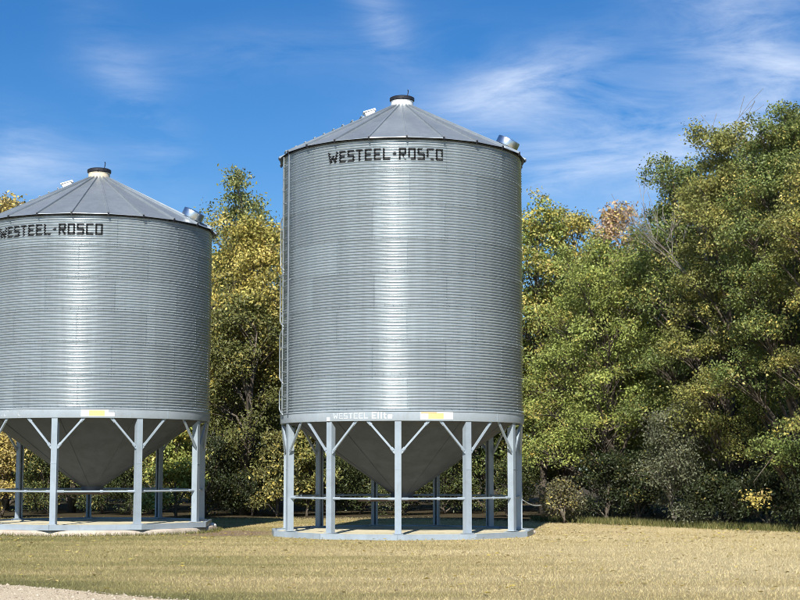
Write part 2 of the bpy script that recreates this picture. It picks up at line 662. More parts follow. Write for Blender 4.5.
def roof_panel_mesh():
    """flat wedge with a standing rib on its left edge and a turned-down eave"""
    b = MB()
    h = PI / NP
    nr = 10
    for i in range(nr + 1):
        r = ROOF_R0 + (ROOF_R1 - ROOF_R0) * i / nr
        for k in range(5):
            th = -h + 2 * h * k / 4
            # flat chord, slightly hollow in the middle
            rr = r * math.cos(h) / math.cos(th) if k not in (0, 4) else r
            dz = -.004 * (1 if k == 2 else 0) * (i / nr) + (.003 if i % 2 else 0) * (i / nr)
            b.v.append(pol(rr, th, roof_z(r) + dz))
    for i in range(nr):
        for k in range(4):
            a = i * 5 + k
            b.f.append((a, a + 5, a + 6, a + 1))
    # eave skirt
    base = len(b.v)
    for k in range(5):
        th = -h + 2 * h * k / 4
        r = ROOF_R1
        rr = r * math.cos(h) / math.cos(th) if k not in (0, 4) else r
        b.v.append(pol(rr + .004, th, -.014))
    for k in range(4):
        b.f.append((nr * 5 + k, base + k, base + k + 1, nr * 5 + k + 1))
    # standing rib
    def ribp(r, z): return Vector(pol(r, -h, z))
    p0, p1 = ribp(ROOF_R0 + .02, roof_z(ROOF_R0 + .02) + .018), ribp(ROOF_R1 + .015, roof_z(ROOF_R1 + .015) + .018)
    b.bar(p0, p1, .034, .050)
    return b.mesh('roof_panel', M['roof'])

def rib_foot_mesh():
    b = MB()
    h = PI / NP
    c = Vector(pol(ROOF_R1 + .012, -h, -.008))
    b.box(c, (.040, .030, .052), Matrix.Rotation(-h, 3, 'Z'))
    c = Vector(pol(ROOF_R1 - .005, -h, -.045))
    b.box(c, (.022, .03, .03), Matrix.Rotation(-h, 3, 'Z'))
    return b.mesh('rib_foot', M['dark'])

def leg_mesh():
    """channel leg, web outside, flanges inward, cut at the top along the hopper"""
    b = MB()
    z0, z1, w, d, t = .135, ZB - .245, .150, .150, .009
    ro = RAD + .012
    b.box((0, -(ro - t / 2), (z0 + z1) / 2), (w, t, z1 - z0))
    for s in (-1, 1):
        x0, x1 = (s * w / 2, s * (w / 2 - t))
        prof = [(-(ro - t), z0), (-(ro - d), z0), (-(ro - d), z1 - .13), (-(ro - t), z1 - .012)]
        vs = [(x0, y, z) for y, z in prof] + [(x1, y, z) for y, z in prof]
        f = [(0, 1, 2, 3), (7, 6, 5, 4), (0, 4, 5, 1), (1, 5, 6, 2), (2, 6, 7, 3), (3, 7, 4, 0)]
        if s > 0: f = [q[::-1] for q in f]
        b.add(vs, f)
        b.box((s * (w / 2 - t - .02), -(ro - d + .004), (z0 + z1) / 2 - .09), (.04, .008, z1 - z0 - .20))
    b.box((0, -(ro - .075), z0 + .006), (.24, .22, .012))      # foot plate
    b.box((0, -(ro + .003), 1.62), (w + .004, .006, .02))      # weld seam of the two lengths
    return b.mesh('leg', M['steel'])

def brace_mesh(s):
    b = MB()
    a = Vector((s * .082, -(RAD - .02), 2.02))
    e = Vector(pol(RAD - .015, s * R_(13.6), ZB - .235))
    d = (e - a).normalized()
    b.bar(a + d * .04, e - d * .05, .046, .046, (0, -1, 0))
    b.bar(a - d * .03, a + d * .12, .014, .075, (s * 1, 0, 0))
    b.bar(e - d * .12, e + d * .03, .075, .014, (0, -1, 0))
    return b.mesh('brace', M['steel'])

def band_mesh():
    b = MB()
    prof = [(RAD - .02, -.235), (RAD + .030, -.235), (RAD + .034, -.225), (RAD + .034, -.018), (RAD + .050, -.014), (RAD + .050, -.002), (RAD - .01, .002)]
    b.lathe(prof, 132, False, False)
    b.lathe([(RAD - .02, -.235), (RAD - .02, .0)][::-1], 132, False, False)
    return b.mesh('ring_band', M['band'], angle=30)

HOP_R0, HOP_Z0, HOP_R1, HOP_Z1 = RAD - .035, ZB - .06, .27, 1.02
def hopper_panel_mesh(n):
    b = MB()
    h = PI / n
    for (r, z) in ((HOP_R0, HOP_Z0), ((HOP_R0 + HOP_R1) / 2, (HOP_Z0 + HOP_Z1) / 2), (HOP_R1, HOP_Z1)):
        for k in range(7):
            b.v.append(pol(r + .0012 * (k - 3), -h + 2 * h * k / 6, z))
    for i in range(2):
        for k in range(6):
            a = i * 7 + k
            b.f.append((a + 7, a + 8, a + 1, a))
    nf = len(b.f)
    # lapped weld bead along one edge, on the underside
    p0, p1 = Vector(pol(HOP_R0 - .03, -h, HOP_Z0 - .026)), Vector(pol(HOP_R1, -h, HOP_Z1 - .004))
    b.bar(p0, p1, .04, .008)
    me = b.mesh('hopper_panel', M['hopper'])
    me.polygons.foreach_set('use_smooth', [i < nf for i in range(len(me.polygons))])
    return me

def beam_mesh(n, ro, wid, z0, z1, name='base_beam'):
    """one mitred side of a polygon base ring, between leg k and k+1"""
    b = MB()
    a0, a1 = R_(.06), 2 * PI / n - R_(.06)
    vs = []
    for z in (z0, z1):
        for r in (ro, ro - wid):
            for a in (a0, a1): vs.append(pol(r, a, z))
    b.add(vs, [(0, 2, 3, 1), (4, 5, 7, 6), (0, 1, 5, 4), (3, 2, 6, 7), (2, 0, 4, 6), (1, 3, 7, 5)])
    return b.mesh(name, M['steel'])

def tie_mesh():
    b = MB()
    b.box((0, -2.99, .064), (.20, .40, .118))
    b.box((.11, -2.97, .10), (.03, .36, .03))
    return b.mesh('base_tie', M['steel'])

def rail_mesh(n):
    b = MB()
    s = 2 * PI / n
    p0, p1 = Vector(pol(RAD - .06, 0, .935)), Vector(pol(RAD - .06, s, .935))
    d = (p1 - p0).normalized()
    b.tube([p0 + d * .07, p1 - d * .07], .024, 8)
    for p, q in ((p0, 1), (p1, -1)):
        b.tube([p + d * q * .07, p + d * q * .24], .033, 8)
    m_ = (p0 + p1) / 2 + d * .13
    b.tube([m_ - d * .035, m_ + d * .035], .035, 8)
    return b.mesh('side_rail', M['steel'], angle=40)

# --- stencilled print: strokes rasterised to small cells that follow the sheet
GL = {
 'W': [((0, 1), (.22, 0)), ((.22, 0), (.5, .62)), ((.5, .62), (.78, 0)), ((.78, 0), (1, 1))],
 'E': [((0, 0), (0, 1)), ((0, 1), (1, 1)), ((0, .5), (.85, .5)), ((0, 0), (1, 0))],
 'S': [((1, 1), (0, 1)), ((0, 1), (0, .5)), ((0, .5), (1, .5)), ((1, .5), (1, 0)), ((1, 0), (0, 0))],
 'T': [((.5, 0), (.5, 1)), ((0, 1), (1, 1))],
 'L': [((0, 0), (0, 1)), ((0, 0), (1, 0))],
 '-': [((.1, .5), (.9, .5))],
 'R': [((0, 0), (0, 1)), ((0, 1), (1, 1)), ((1, 1), (1, .5)), ((1, .5), (0, .5)), ((.45, .5), (1, 0))],
 'O': [((0, 0), (0, 1)), ((0, 1), (1, 1)), ((1, 1), (1, 0)), ((1, 0), (0, 0))],
 'C': [((1, 1), (0, 1)), ((0, 1), (0, 0)), ((0, 0), (1, 0))],
 'l': [((.5, 0), (.5, 1))],
 'i': [((.5, 0), (.5, .62)), ((.5, .88), (.5, 1.0))],
 't': [((.4, .05), (.4, .95)), ((.05, .64), (.85, .64)), ((.4, .05), (.85, .0))],
 'e': [((0, .32), (1, .32)), ((1, .32), (.95, .62)), ((.95, .62), (.05, .62)), ((.05, .62), (0, .05)), ((0, .02), (.95, .02))],
}
STENCIL = {}

def seg_d(px, py, a, b):
    ax, ay = a
    bx, by = b
    dx, dy = bx - ax, by - ay
    L2 = dx * dx + dy * dy
    t = max(0, min(1, ((px - ax) * dx + (py - ay) * dy) / L2)) if L2 else 0
    return math.hypot(px - ax - t * dx, py - ay - t * dy)

def print_text(name, text, parent, mat, th0, th1, ztop, zbot, surf, stroke, widths, wear=None, stencil=False, gap=.22, cell=.0085, seed=1):
    """text from angle th0 to th1 (radians) round the wall; surf(z) = radius"""
    rr = random.Random(seed)
    tot = sum(widths.get(c, 1.0) for c in text) + gap * (len(text) - 1)
    arc = (th1 - th0)
    unit = arc / tot * RAD
    hgt = ztop - zbot
    x = 0.0
    part = empty(name)
    part.parent = parent
    for ci, c in enumerate(text):
        b = MB()
        w = widths.get(c, 1.0) * unit
        if c != ' ':
            nx, ny = max(3, round(w / cell)), max(4, round(hgt / cell))
            iw, ih = w - stroke, hgt - stroke
            segs = [((p[0] * iw + stroke / 2, p[1] * ih + stroke / 2), (q[0] * iw + stroke / 2, q[1] * ih + stroke / 2)) for p, q in GL[c]]
            wr = wear(ci) if wear else 0
            blot = [(rr.uniform(0, w), rr.uniform(0, hgt), rr.uniform(.02, .06)) for _ in range(int(wr * 14))]
            idx = {}
            def vid(i, j):
                if (i, j) not in idx:
                    px, py = x + w * i / nx, hgt * j / ny
                    th = th0 + px / RAD
                    z = zbot + py
                    idx[(i, j)] = len(b.v)
                    b.v.append(pol(surf(z), th, z))
                return idx[(i, j)]
            for j in range(ny):
                for i in range(nx):
                    px, py = w * (i + .5) / nx, hgt * (j + .5) / ny
                    if min(seg_d(px, py, p, q) for p, q in segs) > stroke / 2: continue
                    if stencil and any(u0 * w < px < u1 * w and v0 * hgt < py < v1 * hgt for u0, u1, v0, v1 in STENCIL.get(c, [])): continue
                    if any(math.hypot(px - bx, py - by) < br for bx, by, br in blot): continue
                    if wr and rr.random() < wr * .25: continue
                    b.f.append((vid(i, j), vid(i + 1, j), vid(i + 1, j + 1), vid(i, j + 1)))
            b.build('letter', mat, part)
        x += w + gap * unit
    return part

def decal(name, parent, mat, th0, th1, z0, z1, r, n=10):
    b = MB()
    for k in range(n + 1):
        th = th0 + (th1 - th0) * k / n
        b.v += [pol(r, th, z0), pol(r, th, z1)]
    for k in range(n):
        b.f.append((2 * k, 2 * k + 2, 2 * k + 3, 2 * k + 1))
    return b.build(name, mat, parent)

SHEET, PANEL, FOOT, LEG = sheet_mesh(), roof_panel_mesh(), rib_foot_mesh(), leg_mesh()
BRACE = {1: brace_mesh(1), -1: brace_mesh(-1)}
BAND, TIE = band_mesh(), tie_mesh()

def make_bin(loc, label, rings, nleg, leg0, panel0, txt, btxt, dec, beam_r, ladder):
    root = empty('grain_bin', loc)
    tag(root, label, 'grain bin', 'hopper bottom grain bins')
    zt = ZB + rings * H
    step = 2 * PI / NS
    rr = random.Random(int(nleg * 7 + rings))
    for k in range(rings):
        off = R_(2.7) + (0 if k % 2 else step / 2) + R_(rr.uniform(-1, 1))
        for j in range(NS):
            o = link_mesh('wall_sheet', SHEET, root, rz=off + j * step, loc=(0, 0, ZB + k * H))
    band = link_mesh('ring_band', BAND, root, loc=(0, 0, ZB))
    bj = MB()
    for k in range(4):   # butt joints of the band
        th = R_(48 + 90 * k)
        bj.box(pol(RAD + .036, th, -.125), (.012, .006, .2), Matrix.Rotation(th, 3, 'Z'))
    bj.build('band_joint', M['steel'], band)
    # roof
    for j in range(NP):
        o = link_mesh('roof_panel', PANEL, root, rz=panel0 + (j + .5) * 2 * PI / NP, loc=(0, 0, zt - .005))
        link_mesh('rib_foot', FOOT, o)
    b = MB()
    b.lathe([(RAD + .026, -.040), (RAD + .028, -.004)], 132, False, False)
    b.build('eave_shade_ring', M['dark'], root, smooth=True, loc=(0, 0, zt))  # dark ring over the wall top paints in the shade below the eave
    zc = zt + ROOF_RISE
    b = MB()
    b.lathe([(.285, -.06), (.285, .125), (.292, .13), (.292, .15), (.25, .155)], 28)
    cap = b.build('roof_collar', M['collar_tan'] if nleg == 9 else M['white'], root, angle=35, loc=(0, 0, zc))
    b = MB()
    b.lathe([(.30, .16), (.318, .165), (.318, .235), (.27, .262), (.05, .285)], 28)
    b.tube([(.13, .0, .27), (.16, .0, .42), (.145, -.02, .46)], .012, 5)
    b.box((.02, -.322, .20), (.05, .02, .05))
    b.build('lid', M['dark'], cap, angle=35)
    # inspection hatch, near the top on the left
    th, r = R_(-84), .80
    Mr = Matrix.Rotation(th, 4, 'Z') @ Matrix.Translation((0, -r, roof_z(r))) @ Matrix.Rotation(SLOPE, 4, 'X')
    b = MB()
    b.box((0, 0, .05), (.26, .25, .16))
    b.box((.0, -.16, .05), (.06, .06, .07))
    ht = b.build('hatch', M['white'], root)
    ht.matrix_local = Matrix.Translation((0, 0, zt)) @ Mr
    b = MB()
    b.box((0, .0, .15), (.29, .29, .03), Matrix.Rotation(R_(-9), 3, 'X'))
    b.box((0, .165, .12), (.16, .04, .06))
    b.build('hatch_lid', M['white'], ht)
    # steps up the roof beside the ladder
    for k in range(9):
        r = 2.95 - k * .24
        th = R_(-80)
        Ms = Matrix.Rotation(th, 4, 'Z') @ Matrix.Translation((0, -r, roof_z(r))) @ Matrix.Rotation(SLOPE, 4, 'X')
        b = MB()
        b.box((0, 0, .085), (.34, .045, .018))
        for s in (-1, 1): b.box((s * .15, 0, .04), (.02, .03, .08))
        st = b.build('roof_step', M['roof'], root)
        st.matrix_local = Matrix.Translation((0, 0, zt)) @ Ms
    # mushroom vent on the right
    th, r = R_(74), 2.70
    Mv = Matrix.Rotation(th, 4, 'Z') @ Matrix.Translation((0, -r, roof_z(r))) @ Matrix.Rotation(SLOPE, 4, 'X')
    b = MB()
    b.lathe([(.26, -.05), (.26, .01), (.215, .012), (.215, .08)], 24)
    vt = b.build('roof_vent', M['bright'], root, angle=35)
    vt.matrix_local = Matrix.Translation((0, 0, zt)) @ Mv
    b = MB()
    b.lathe([(.20, .065), (.282, .04), (.290, .05), (.290, .215), (.282, .232), (.20, .248), (.02, .256)], 28)
    b.build('vent_cap', M['bright'], vt, angle=35)
    # second small vent further round the eave
    th2, r2 = R_(100), 2.85
    b = MB()
    b.box((0, 0, .06), (.22, .18, .12))
    sv = b.build('eave_vent', M['bright'], root)
    sv.matrix_local = Matrix.Translation((0, 0, zt)) @ Matrix.Rotation(th2, 4, 'Z') @ Matrix.Translation((0, -r2, roof_z(r2))) @ Matrix.Rotation(SLOPE, 4, 'X')
    # hopper
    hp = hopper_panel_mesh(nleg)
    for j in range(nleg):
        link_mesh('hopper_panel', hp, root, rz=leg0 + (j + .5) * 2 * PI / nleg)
    b = MB()
    b.lathe([(.285, .90), (.285, 1.03), (.30, 1.035), (.30, 1.06)], 24)
    b.box((0, 0, .885), (.66, .66, .035))
    gate = b.build('gate_collar', M['hopper'], root, angle=35)
    b = MB()
    for s in (-1, 1): b.box((-.35, s * .30, .845), (1.5, .05, .045))
    b.box((-.55, 0, .86), (.85, .52, .012))
    b.box((-1.08, 0, .855), (.05, .56, .06))
    b.build('slide_gate', M['rust'], gate)
    # legs, braces, rails, base
    ls = 2 * PI / nleg
    beam = beam_mesh(nleg, beam_r, .085, .002, .132)
    rail = rail_mesh(nleg)
    for j in range(nleg):
        a = leg0 + j * ls
        lg = link_mesh('leg', LEG, root, rz=a)
        link_mesh('brace', BRACE[1], root, rz=a)
        link_mesh('brace', BRACE[-1], root, rz=a)
        link_mesh('side_rail', rail, root, rz=a)
        link_mesh('base_beam', beam, root, rz=a)
        link_mesh('base_tie', TIE, root, rz=a)
    if nleg == 11:   # bolt plate at one leg head
        th = leg0 - ls
        b = MB()
        b.box(pol(RAD + .038, th, -.185), (.085, .008, .085), Matrix.Rotation(th, 3, 'Z'))
        b.box(pol(RAD + .044, th, -.19), (.025, .008, .025), Matrix.Rotation(th, 3, 'Z'))
        b.build('bolt_plate', M['white'], band)
    # print
    surf = lambda z: RAD + wave(z - ZB) + .0075
    print_text('lettering', 'WESTEEL-ROSCO', root, M['letter'], txt[0], txt[1], zt - .255, zt - .545, surf, .044,
               {'W': 1.6, '-': .62, 'T': 1.0}, wear=txt[2], stencil=True, gap=.26, seed=nleg)
    bs = lambda z: RAD + .0375
    zb_ = ZB
    w = {'l': .45, 'i': .45, 't': .75, 'W': 1.3, ' ': .2, 'e': 1.0}
    print_text('band_lettering', 'WESTEEL', root, M['faded_white'], btxt[0], btxt[1], ZB - .045, ZB - .185, bs, .026, w, wear=lambda i: btxt[4], gap=.22, seed=3)
    print_text('band_lettering', 'Elite', root, M['white'] if btxt[4] < .3 else M['faded_white'], btxt[2], btxt[3], ZB - .035, ZB - .190, bs, .026, w, wear=lambda i: btxt[5], gap=.22, seed=4)
    d0, d1 = dec
    dl = decal('decal', band, M['white'], d0, d1, -.200, -.030, RAD + .0372)
    decal('decal_print', dl, M['yellow'], d0 + (d1 - d0) * .24, d0 + (d1 - d0) * .70, -.190, -.055, RAD + .0392)
    if nleg == 11:
        decal('decal_print', dl, M['orange'], d0 + (d1 - d0) * .02, d0 + (d1 - d0) * .50, -.062, -.034, RAD + .0398)
    else:
        decal('decal_print', dl, M['band'], d0 + (d1 - d0) * .82, d0 + (d1 - d0) * .999, -.095, -.030, RAD + .0398)
    if ladder is not None:
        lad = empty('ladder')
        lad.parent = root
        la, lb = ladder
        r = RAD + .085
        for th in (la, lb):
            b = MB()
            b.bar(pol(r, th, ZB - .02), pol(r, th, zt - .06), .045, .022, pol(1, th, 0))
            for k in range(7):
                z = ZB + .35 + k * (zt - ZB - .6) / 6
                b.bar(pol(RAD + .002, th, z), pol(r, th, z), .03, .012)
            b.build('stile', M['roof'], lad)
        z = ZB + .12
        while z < zt - .1:
            b = MB()
            b.tube([pol(r, la, z), pol(r, lb, z)], .012, 6)
            b.build('rung', M['roof'], lad)
            z += .30
        # safety rail in lengths, each bent in at both ends
        th = lb + (R_(-2.5) if lb < la else R_(2.5))
        cuts = [ZB - .05, ZB + .72, ZB + 2.12, ZB + 3.52, ZB + 4.95]
        for z0, z1 in zip(cuts[:-1], cuts[1:]):
            b = MB()
            ro = RAD + .115
            b.tube([pol(RAD + .07, th + R_(3.5), z0 + .02), pol(RAD + .10, th + R_(1), z0 + .10), pol(ro, th, z0 + .17), pol(ro, th, z1 - .19), pol(RAD + .10, th + R_(1), z1 - .11), pol(RAD + .07, th + R_(3.5), z1 - .03)], .017, 7)
            b.build('safety_rail', M['roof'], lad, smooth=True)
    return root

worn = lambda i: (0.05 if i < 8 else (.08 if i < 11 else (.14 if i < 12 else .22)))
make_bin(MAIN, 'tall galvanized hopper bin with ladder on its left side, taller of the two bins', 8, 11, R_(-1.87), R_(1.9),
         (R_(-35.9), R_(18.6), worn), (R_(-32.0), R_(-15.0), R_(-13.4), R_(-4.3), .02, .0), (R_(7.8), R_(22.8)), 3.35, (R_(-64.2), R_(-72.0)))
make_bin(LEFT, 'shorter galvanized hopper bin on a concrete pad, cut by the left edge', 6, 9, R_(-7), R_(-.8),
         (R_(-42.6), R_(13.4), lambda i: .06), (R_(-37), R_(-24.5), R_(-23), R_(-14), .45, .72), (R_(5.3), R_(20.5)), 3.26, None)

# ------------------------------------------------------------------ vegetation
def img_x(px, Y): return (px - 400) / FPX * Y * .995
def img_top(py, Y): return EYE + Y * math.tan(PITCH + math.atan((300 - py) / FPX))

def leaves_mesh(name, centers, sig, per, size, seed, up=.50, ctone=None, aspect=.55, flat=.7):
    """leaf clumps: every leaf a folded rhombus of its own"""
    r = np.random.default_rng(seed)
    nc = len(centers)
    cnt = np.maximum(4, r.poisson(per, nc))
    ci = np.repeat(np.arange(nc), cnt)
    n = len(ci)
    off = np.clip(r.normal(size=(n, 3)), -1.8, 1.8) * sig[ci][:, None]
    off[:, 2] *= flat
    p = centers[ci] + off
    ax = p.copy()
    ax[:, 2] = 0
    ax /= np.linalg.norm(ax, axis=1, keepdims=True) + .3
    nrm = off / (np.linalg.norm(off, axis=1, keepdims=True) + 1e-6) * .35 + ax * .30 + r.normal(size=(n, 3)) * .70
    nrm[:, 2] += up
    nrm /= np.linalg.norm(nrm, axis=1, keepdims=True)
    t = r.normal(size=(n, 3))
    t[:, 2] -= .55
    t -= nrm * np.sum(t * nrm, axis=1, keepdims=True)
    t /= np.linalg.norm(t, axis=1, keepdims=True) + 1e-9
    s = np.cross(nrm, t)
    L = size * r.uniform(.6, 1.35, n)[:, None]
    W = L * aspect * r.uniform(.75, 1.15, n)[:, None]
    v = np.empty((n, 4, 3))
    v[:, 0] = p - t * L * .5
    v[:, 1] = p + s * W * .5 + nrm * L * .10 - t * L * .05
    v[:, 2] = p + t * L * .5 - nrm * L * .06
    v[:, 3] = p - s * W * .5 + nrm * L * .10 - t * L * .05
    f = np.arange(n * 4).reshape(n, 4)
    f = np.concatenate([f[:, [0, 1, 2]], f[:, [0, 2, 3]]])
    ct = r.uniform(0, 1, nc) if ctone is None else ctone
    tone = np.clip(ct[ci] * .55 + r.uniform(0, 1, n) * .45, 0, 1)
    cturn = r.uniform(0, 1, nc)
    turn = np.clip(cturn[ci] * .62 + r.uniform(0, 1, n) * .42, 0, 1)
    val = np.clip(r.uniform(0, 1, nc)[ci] * .5 + r.uniform(0, 1, n) * .5, 0, 1)
    d2 = lambda a: np.concatenate([a, a])
    return np_mesh(name, v.reshape(-1, 3), f, M['leaf'], {'tone': d2(tone), 'turn': d2(turn), 'value': d2(val)})

def crown_points(r, h, hb, rad, nl, ncl, fill=.55, lobe=(.24, .46), shape='oval', tufts=0):
    """lobes spread unevenly through a crown; clumps near each lobe's skin"""
    lobes = []
    for i in range(nl):
        q = (i + .5) / nl if i < nl else r.uniform()
        u = q ** .72
        z = hb + (h - hb) * (u * .93 + r.uniform(-.04, .04))
        if shape == 'oval': prof = math.sin(PI * min(.97, max(.10, .12 + u * .80))) ** .6
        elif shape == 'column': prof = .9 * (1 - u ** 4 * .72)
        else: prof = (1 - u * .55)
        a = i * 2.39996 + r.uniform(-.5, .5)
        d = rad * prof * r.uniform(.30, .78)
        lr = rad * r.uniform(*lobe) * (.6 + .4 * prof)
        z = min(z, h - lr * .75)
        lobes.append((d * math.cos(a), d * math.sin(a), z, lr, lr * r.uniform(.7, 1.1)))
    big = list(lobes)
    for i in range(tufts):
        l = big[min(nl - 1, int(nl * (1 - r.uniform() ** 1.4)))]
        a, e = r.uniform(0, 2 * PI), r.uniform(-.1, 1.45)
        q = l[3] * r.uniform(1.0, 1.35)
        tr = r.uniform(.20, .42)
        z = min(l[2] + math.sin(e) * l[4] * 1.2 + .1, h - tr * .5)
        lobes.append((l[0] + math.cos(a) * math.cos(e) * q, l[1] + math.sin(a) * math.cos(e) * q, max(.4, z), tr, tr * 1.25))
    lobes = np.array(lobes)
    nl = len(lobes)
    k = r.integers(0, nl, ncl)
    w = np.maximum(lobes[:, 3], .38) ** 2
    k = r.choice(nl, ncl, p=w / w.sum())
    d = r.normal(size=(ncl, 3))
    d /= np.linalg.norm(d, axis=1, keepdims=True)
    d[:, 2] = np.where(d[:, 2] < -.3, -d[:, 2] * .6, d[:, 2])
    rr = fill + (1 - fill) * r.uniform(0, 1, ncl) ** .5
    rr *= r.uniform(.85, 1.18, ncl)
    c = lobes[k, :3] + d * np.stack([lobes[k, 3], lobes[k, 3], lobes[k, 4]], 1) * rr[:, None]
    c[:, 2] = np.maximum(c[:, 2], .15)
    return lobes, c, k

def wood_mesh(name, r, h, hb, lobes, clumps, owner, mat, r0, lean=(0, 0), twig=.5, extra_top=False):
    b = MB()
    pts, rad = [], []
    n = 9
    top = h * .86
    wx, wy = r.uniform(-.25, .25, 2)
    for i in range(n):
        u = i / (n - 1)
        pts.append(Vector((lean[0] * u + wx * math.sin(u * 5), lean[1] * u + wy * math.sin(u * 4 + 1), u * top - .05)))
        rad.append(r0 * (1.18 if i == 0 else 1) * (1 - u) ** .8 + .015)
    b.tube(pts, rad, 9)
    def at(z):
        u = max(0, min(1, z / top)) * (n - 1)
        i = min(n - 2, int(u))
        return pts[i].lerp(pts[i + 1], u - i), rad[i] + (rad[i + 1] - rad[i]) * (u - i)
    for li, l in enumerate(lobes):
        e = Vector(l[:3])
        zs = max(.25 * e.z, e.z - math.hypot(e.x, e.y) * 1.1 - .3)
        s, sr = at(zs)
        m1 = s.lerp(e, .5) + Vector((r.uniform(-.15, .15), r.uniform(-.15, .15), .12 + r.uniform(0, .15)))
        br = max(.02, min(sr * .6, .09))
        b.tube([s, m1, e], [br, br * .65, br * .35], 6, False)
        own = clumps[owner == li]
        take = own[: int(len(own) * twig)]
        for c in take:
            c = Vector(c)
            q = s.lerp(e, r.uniform(.5, 1))
            mm = q.lerp(c, .5) + Vector((r.uniform(-.08, .08), r.uniform(-.08, .08), r.uniform(-.02, .1)))
            b.tube([q, mm, c + (c - q) * .15], [br * .30, br * .2, .004], 3, False)
    return b.mesh(name, mat, smooth=True)

def tree(name, label, X, Y, h, rad, col, turn, seed, hb=.6, nl=14, ncl=300, per=42, leaf=.13, sig=.24, shape='oval', cat='tree', group='trees behind the bins', r0=.14, lean=(0, 0), twig=.55, fill=.70, lobe=(.24, .46), tufts=26, mat='bark'):
    r = np.random.default_rng(seed)
    root = empty(name, (X, Y, 0), r.uniform(0, 6.28))
    tag(root, label, cat, group)
    lobes, c, k = crown_points(r, h, hb, rad, nl, ncl, fill, lobe, shape, tufts if cat == 'tree' else 0)
    wm = wood_mesh('trunk', r, h, hb, lobes, c, k, M[mat], r0, lean, twig)
    link_mesh('trunk' if cat == 'tree' else 'stems', wm, root)
    sg = sig * r.uniform(.7, 1.3, len(c))
    me = leaves_mesh('crown', c, sg, per, leaf, seed + 1)
    o = link_mesh('crown', me, root)
    o.color = (*col, turn)
    return root, me, wm

def retree(src, name, label, X, Y, sx, sz, col, turn, rz, group='trees behind the bins', cat='tree'):
    """a copy of a tree with its own place, size, turn and colour"""
    root = empty(name, (X, Y, 0), rz)
    root.scale = (sx, sx, sz)
    tag(root, label, cat, group)
    link_mesh('trunk' if cat == 'tree' else 'stems', src[2], root)
    o = link_mesh('crown', src[1], root)
    o.color = (*col, turn)
    return root

OLIVE = (.215, .225, .065)
GREEN = (.150, .190, .055)
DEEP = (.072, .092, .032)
LIME = (.265, .310, .082)
TAN = (.34, .27, .11)
GREY = (.135, .145, .085)
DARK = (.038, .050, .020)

T = []
def put(label, px, Y, ptop, rad, col, turn, seed, **kw):
    s = tree(kw.pop('name', 'broadleaf_tree'), label, img_x(px, Y), Y, img_top(ptop, Y), rad, col, turn, seed, **kw)
    T.append(s)
    return s

# between the bins
tA = put('tall olive green tree rising highest between the two bins', 243, 60, 180, 2.4, (.20, .215, .07), .28, 11, nl=26, ncl=560, hb=1.2, shape='column', lobe=(.36, .55), leaf=.125, per=48, sig=.21)
put('bright yellow tree in front of the tall olive one between the bins', 249, 57, 226, 2.4, (.33, .30, .08), .60, 12, nl=24, ncl=500, hb=3.6, shape='column', lobe=(.34, .52), leaf=.125, per=48, sig=.21)
put('dark leaning tree beside the right wall of the shorter bin', 240, 55.5, 305, 2.0, (.13, .138, .044), .26, 13, nl=20, ncl=420, hb=.4, lean=(1.1, 0), r0=.15, leaf=.12, per=46)
# left edge
put('tan and yellow treetop showing over the roof at the left edge', -6, 58, 190, 2.4, TAN, .55, 14, nl=14, ncl=330, hb=1.5, leaf=.15)
# right of the tall bin
put('yellow green tree just right of the tall bin with crown against the sky', 541, 58, 192, 1.8, LIME, .55, 15, nl=26, ncl=480, hb=1.2, shape='column', leaf=.125, per=46, sig=.21, lobe=(.36, .55))
put('second yellow green tree crown beside the first right of the tall bin', 574, 59, 206, 1.7, OLIVE, .55, 45, nl=24, ncl=430, hb=1.2, shape='column', leaf=.125, per=46, sig=.21, lobe=(.36, .55))
put('thin pinkish brown treetop between the yellow tree and the big green trees', 616, 59, 209, 1.9, (.50, .35, .23), .50, 16, nl=18, ncl=340, hb=3.0, per=30, twig=.8, leaf=.14, shape='column')
put('wide yellow green tree with sunlit front right of the tall bin', 608, 51, 246, 3.0, LIME, .26, 17, nl=32, ncl=1000, hb=.8, per=64, leaf=.092, sig=.17)
put('rounded mid green tree at the notch in the treeline', 690, 49, 160, 2.7, GREEN, .30, 18, nl=26, ncl=860, hb=.6, per=64, leaf=.092, sig=.17, shape='column', lobe=(.30, .48))
put('big dark green tree under the bare twigs', 732, 44.5, 126, 2.5, OLIVE, .29, 19, nl=34, ncl=1150, hb=.9, per=66, leaf=.082, sig=.15, shape='column', lobe=(.20, .42))
tJ = put('tallest green tree against the right edge of the picture', 792, 41.5, 100, 2.5, GREEN, .30, 20, nl=34, ncl=1200, hb=1.1, per=66, leaf=.080, sig=.15, shape='column', lobe=(.20, .42))
tK = put('low hanging green tree cut by the right edge', 842, 38.8, 130, 2.2, OLIVE, .38, 21, nl=28, ncl=900, hb=1.2, per=60, leaf=.078, sig=.15)
# a low spray of turned leaves hanging from the tallest tree
r = np.random.default_rng(5)
cz = np.stack([r.normal(size=7) * .16, r.normal(size=7) * .14, r.normal(size=7) * .16], 1)
sp = link_mesh('leaf_spray', leaves_mesh('leaf_spray', cz, np.full(7, .12), 26, .085, 6), tJ[0].children[0].parent)
sp.parent = tJ[0]
sp.matrix_parent_inverse = Matrix.Identity(4)
sp.location = Matrix.Rotation(-tJ[0].rotation_euler.z, 3, 'Z') @ (Vector((img_x(757, 39.3), 39.3, 1.0)) - Vector(tJ[0].location))
sp.color = (.42, .36, .12, .7)
bw = MB()
p0 = Vector(sp.location)
bw.tube([p0 + Vector((0, 0, -.1)), p0 + Vector((.02, .1, .3)), p0 * .6 + Vector((0, 0, 1.3)), Vector((0, 0, 2.6))], [.004, .007, .014, .03], 5, False)
bw.build('branch', M['bark'], tJ[0], smooth=True)
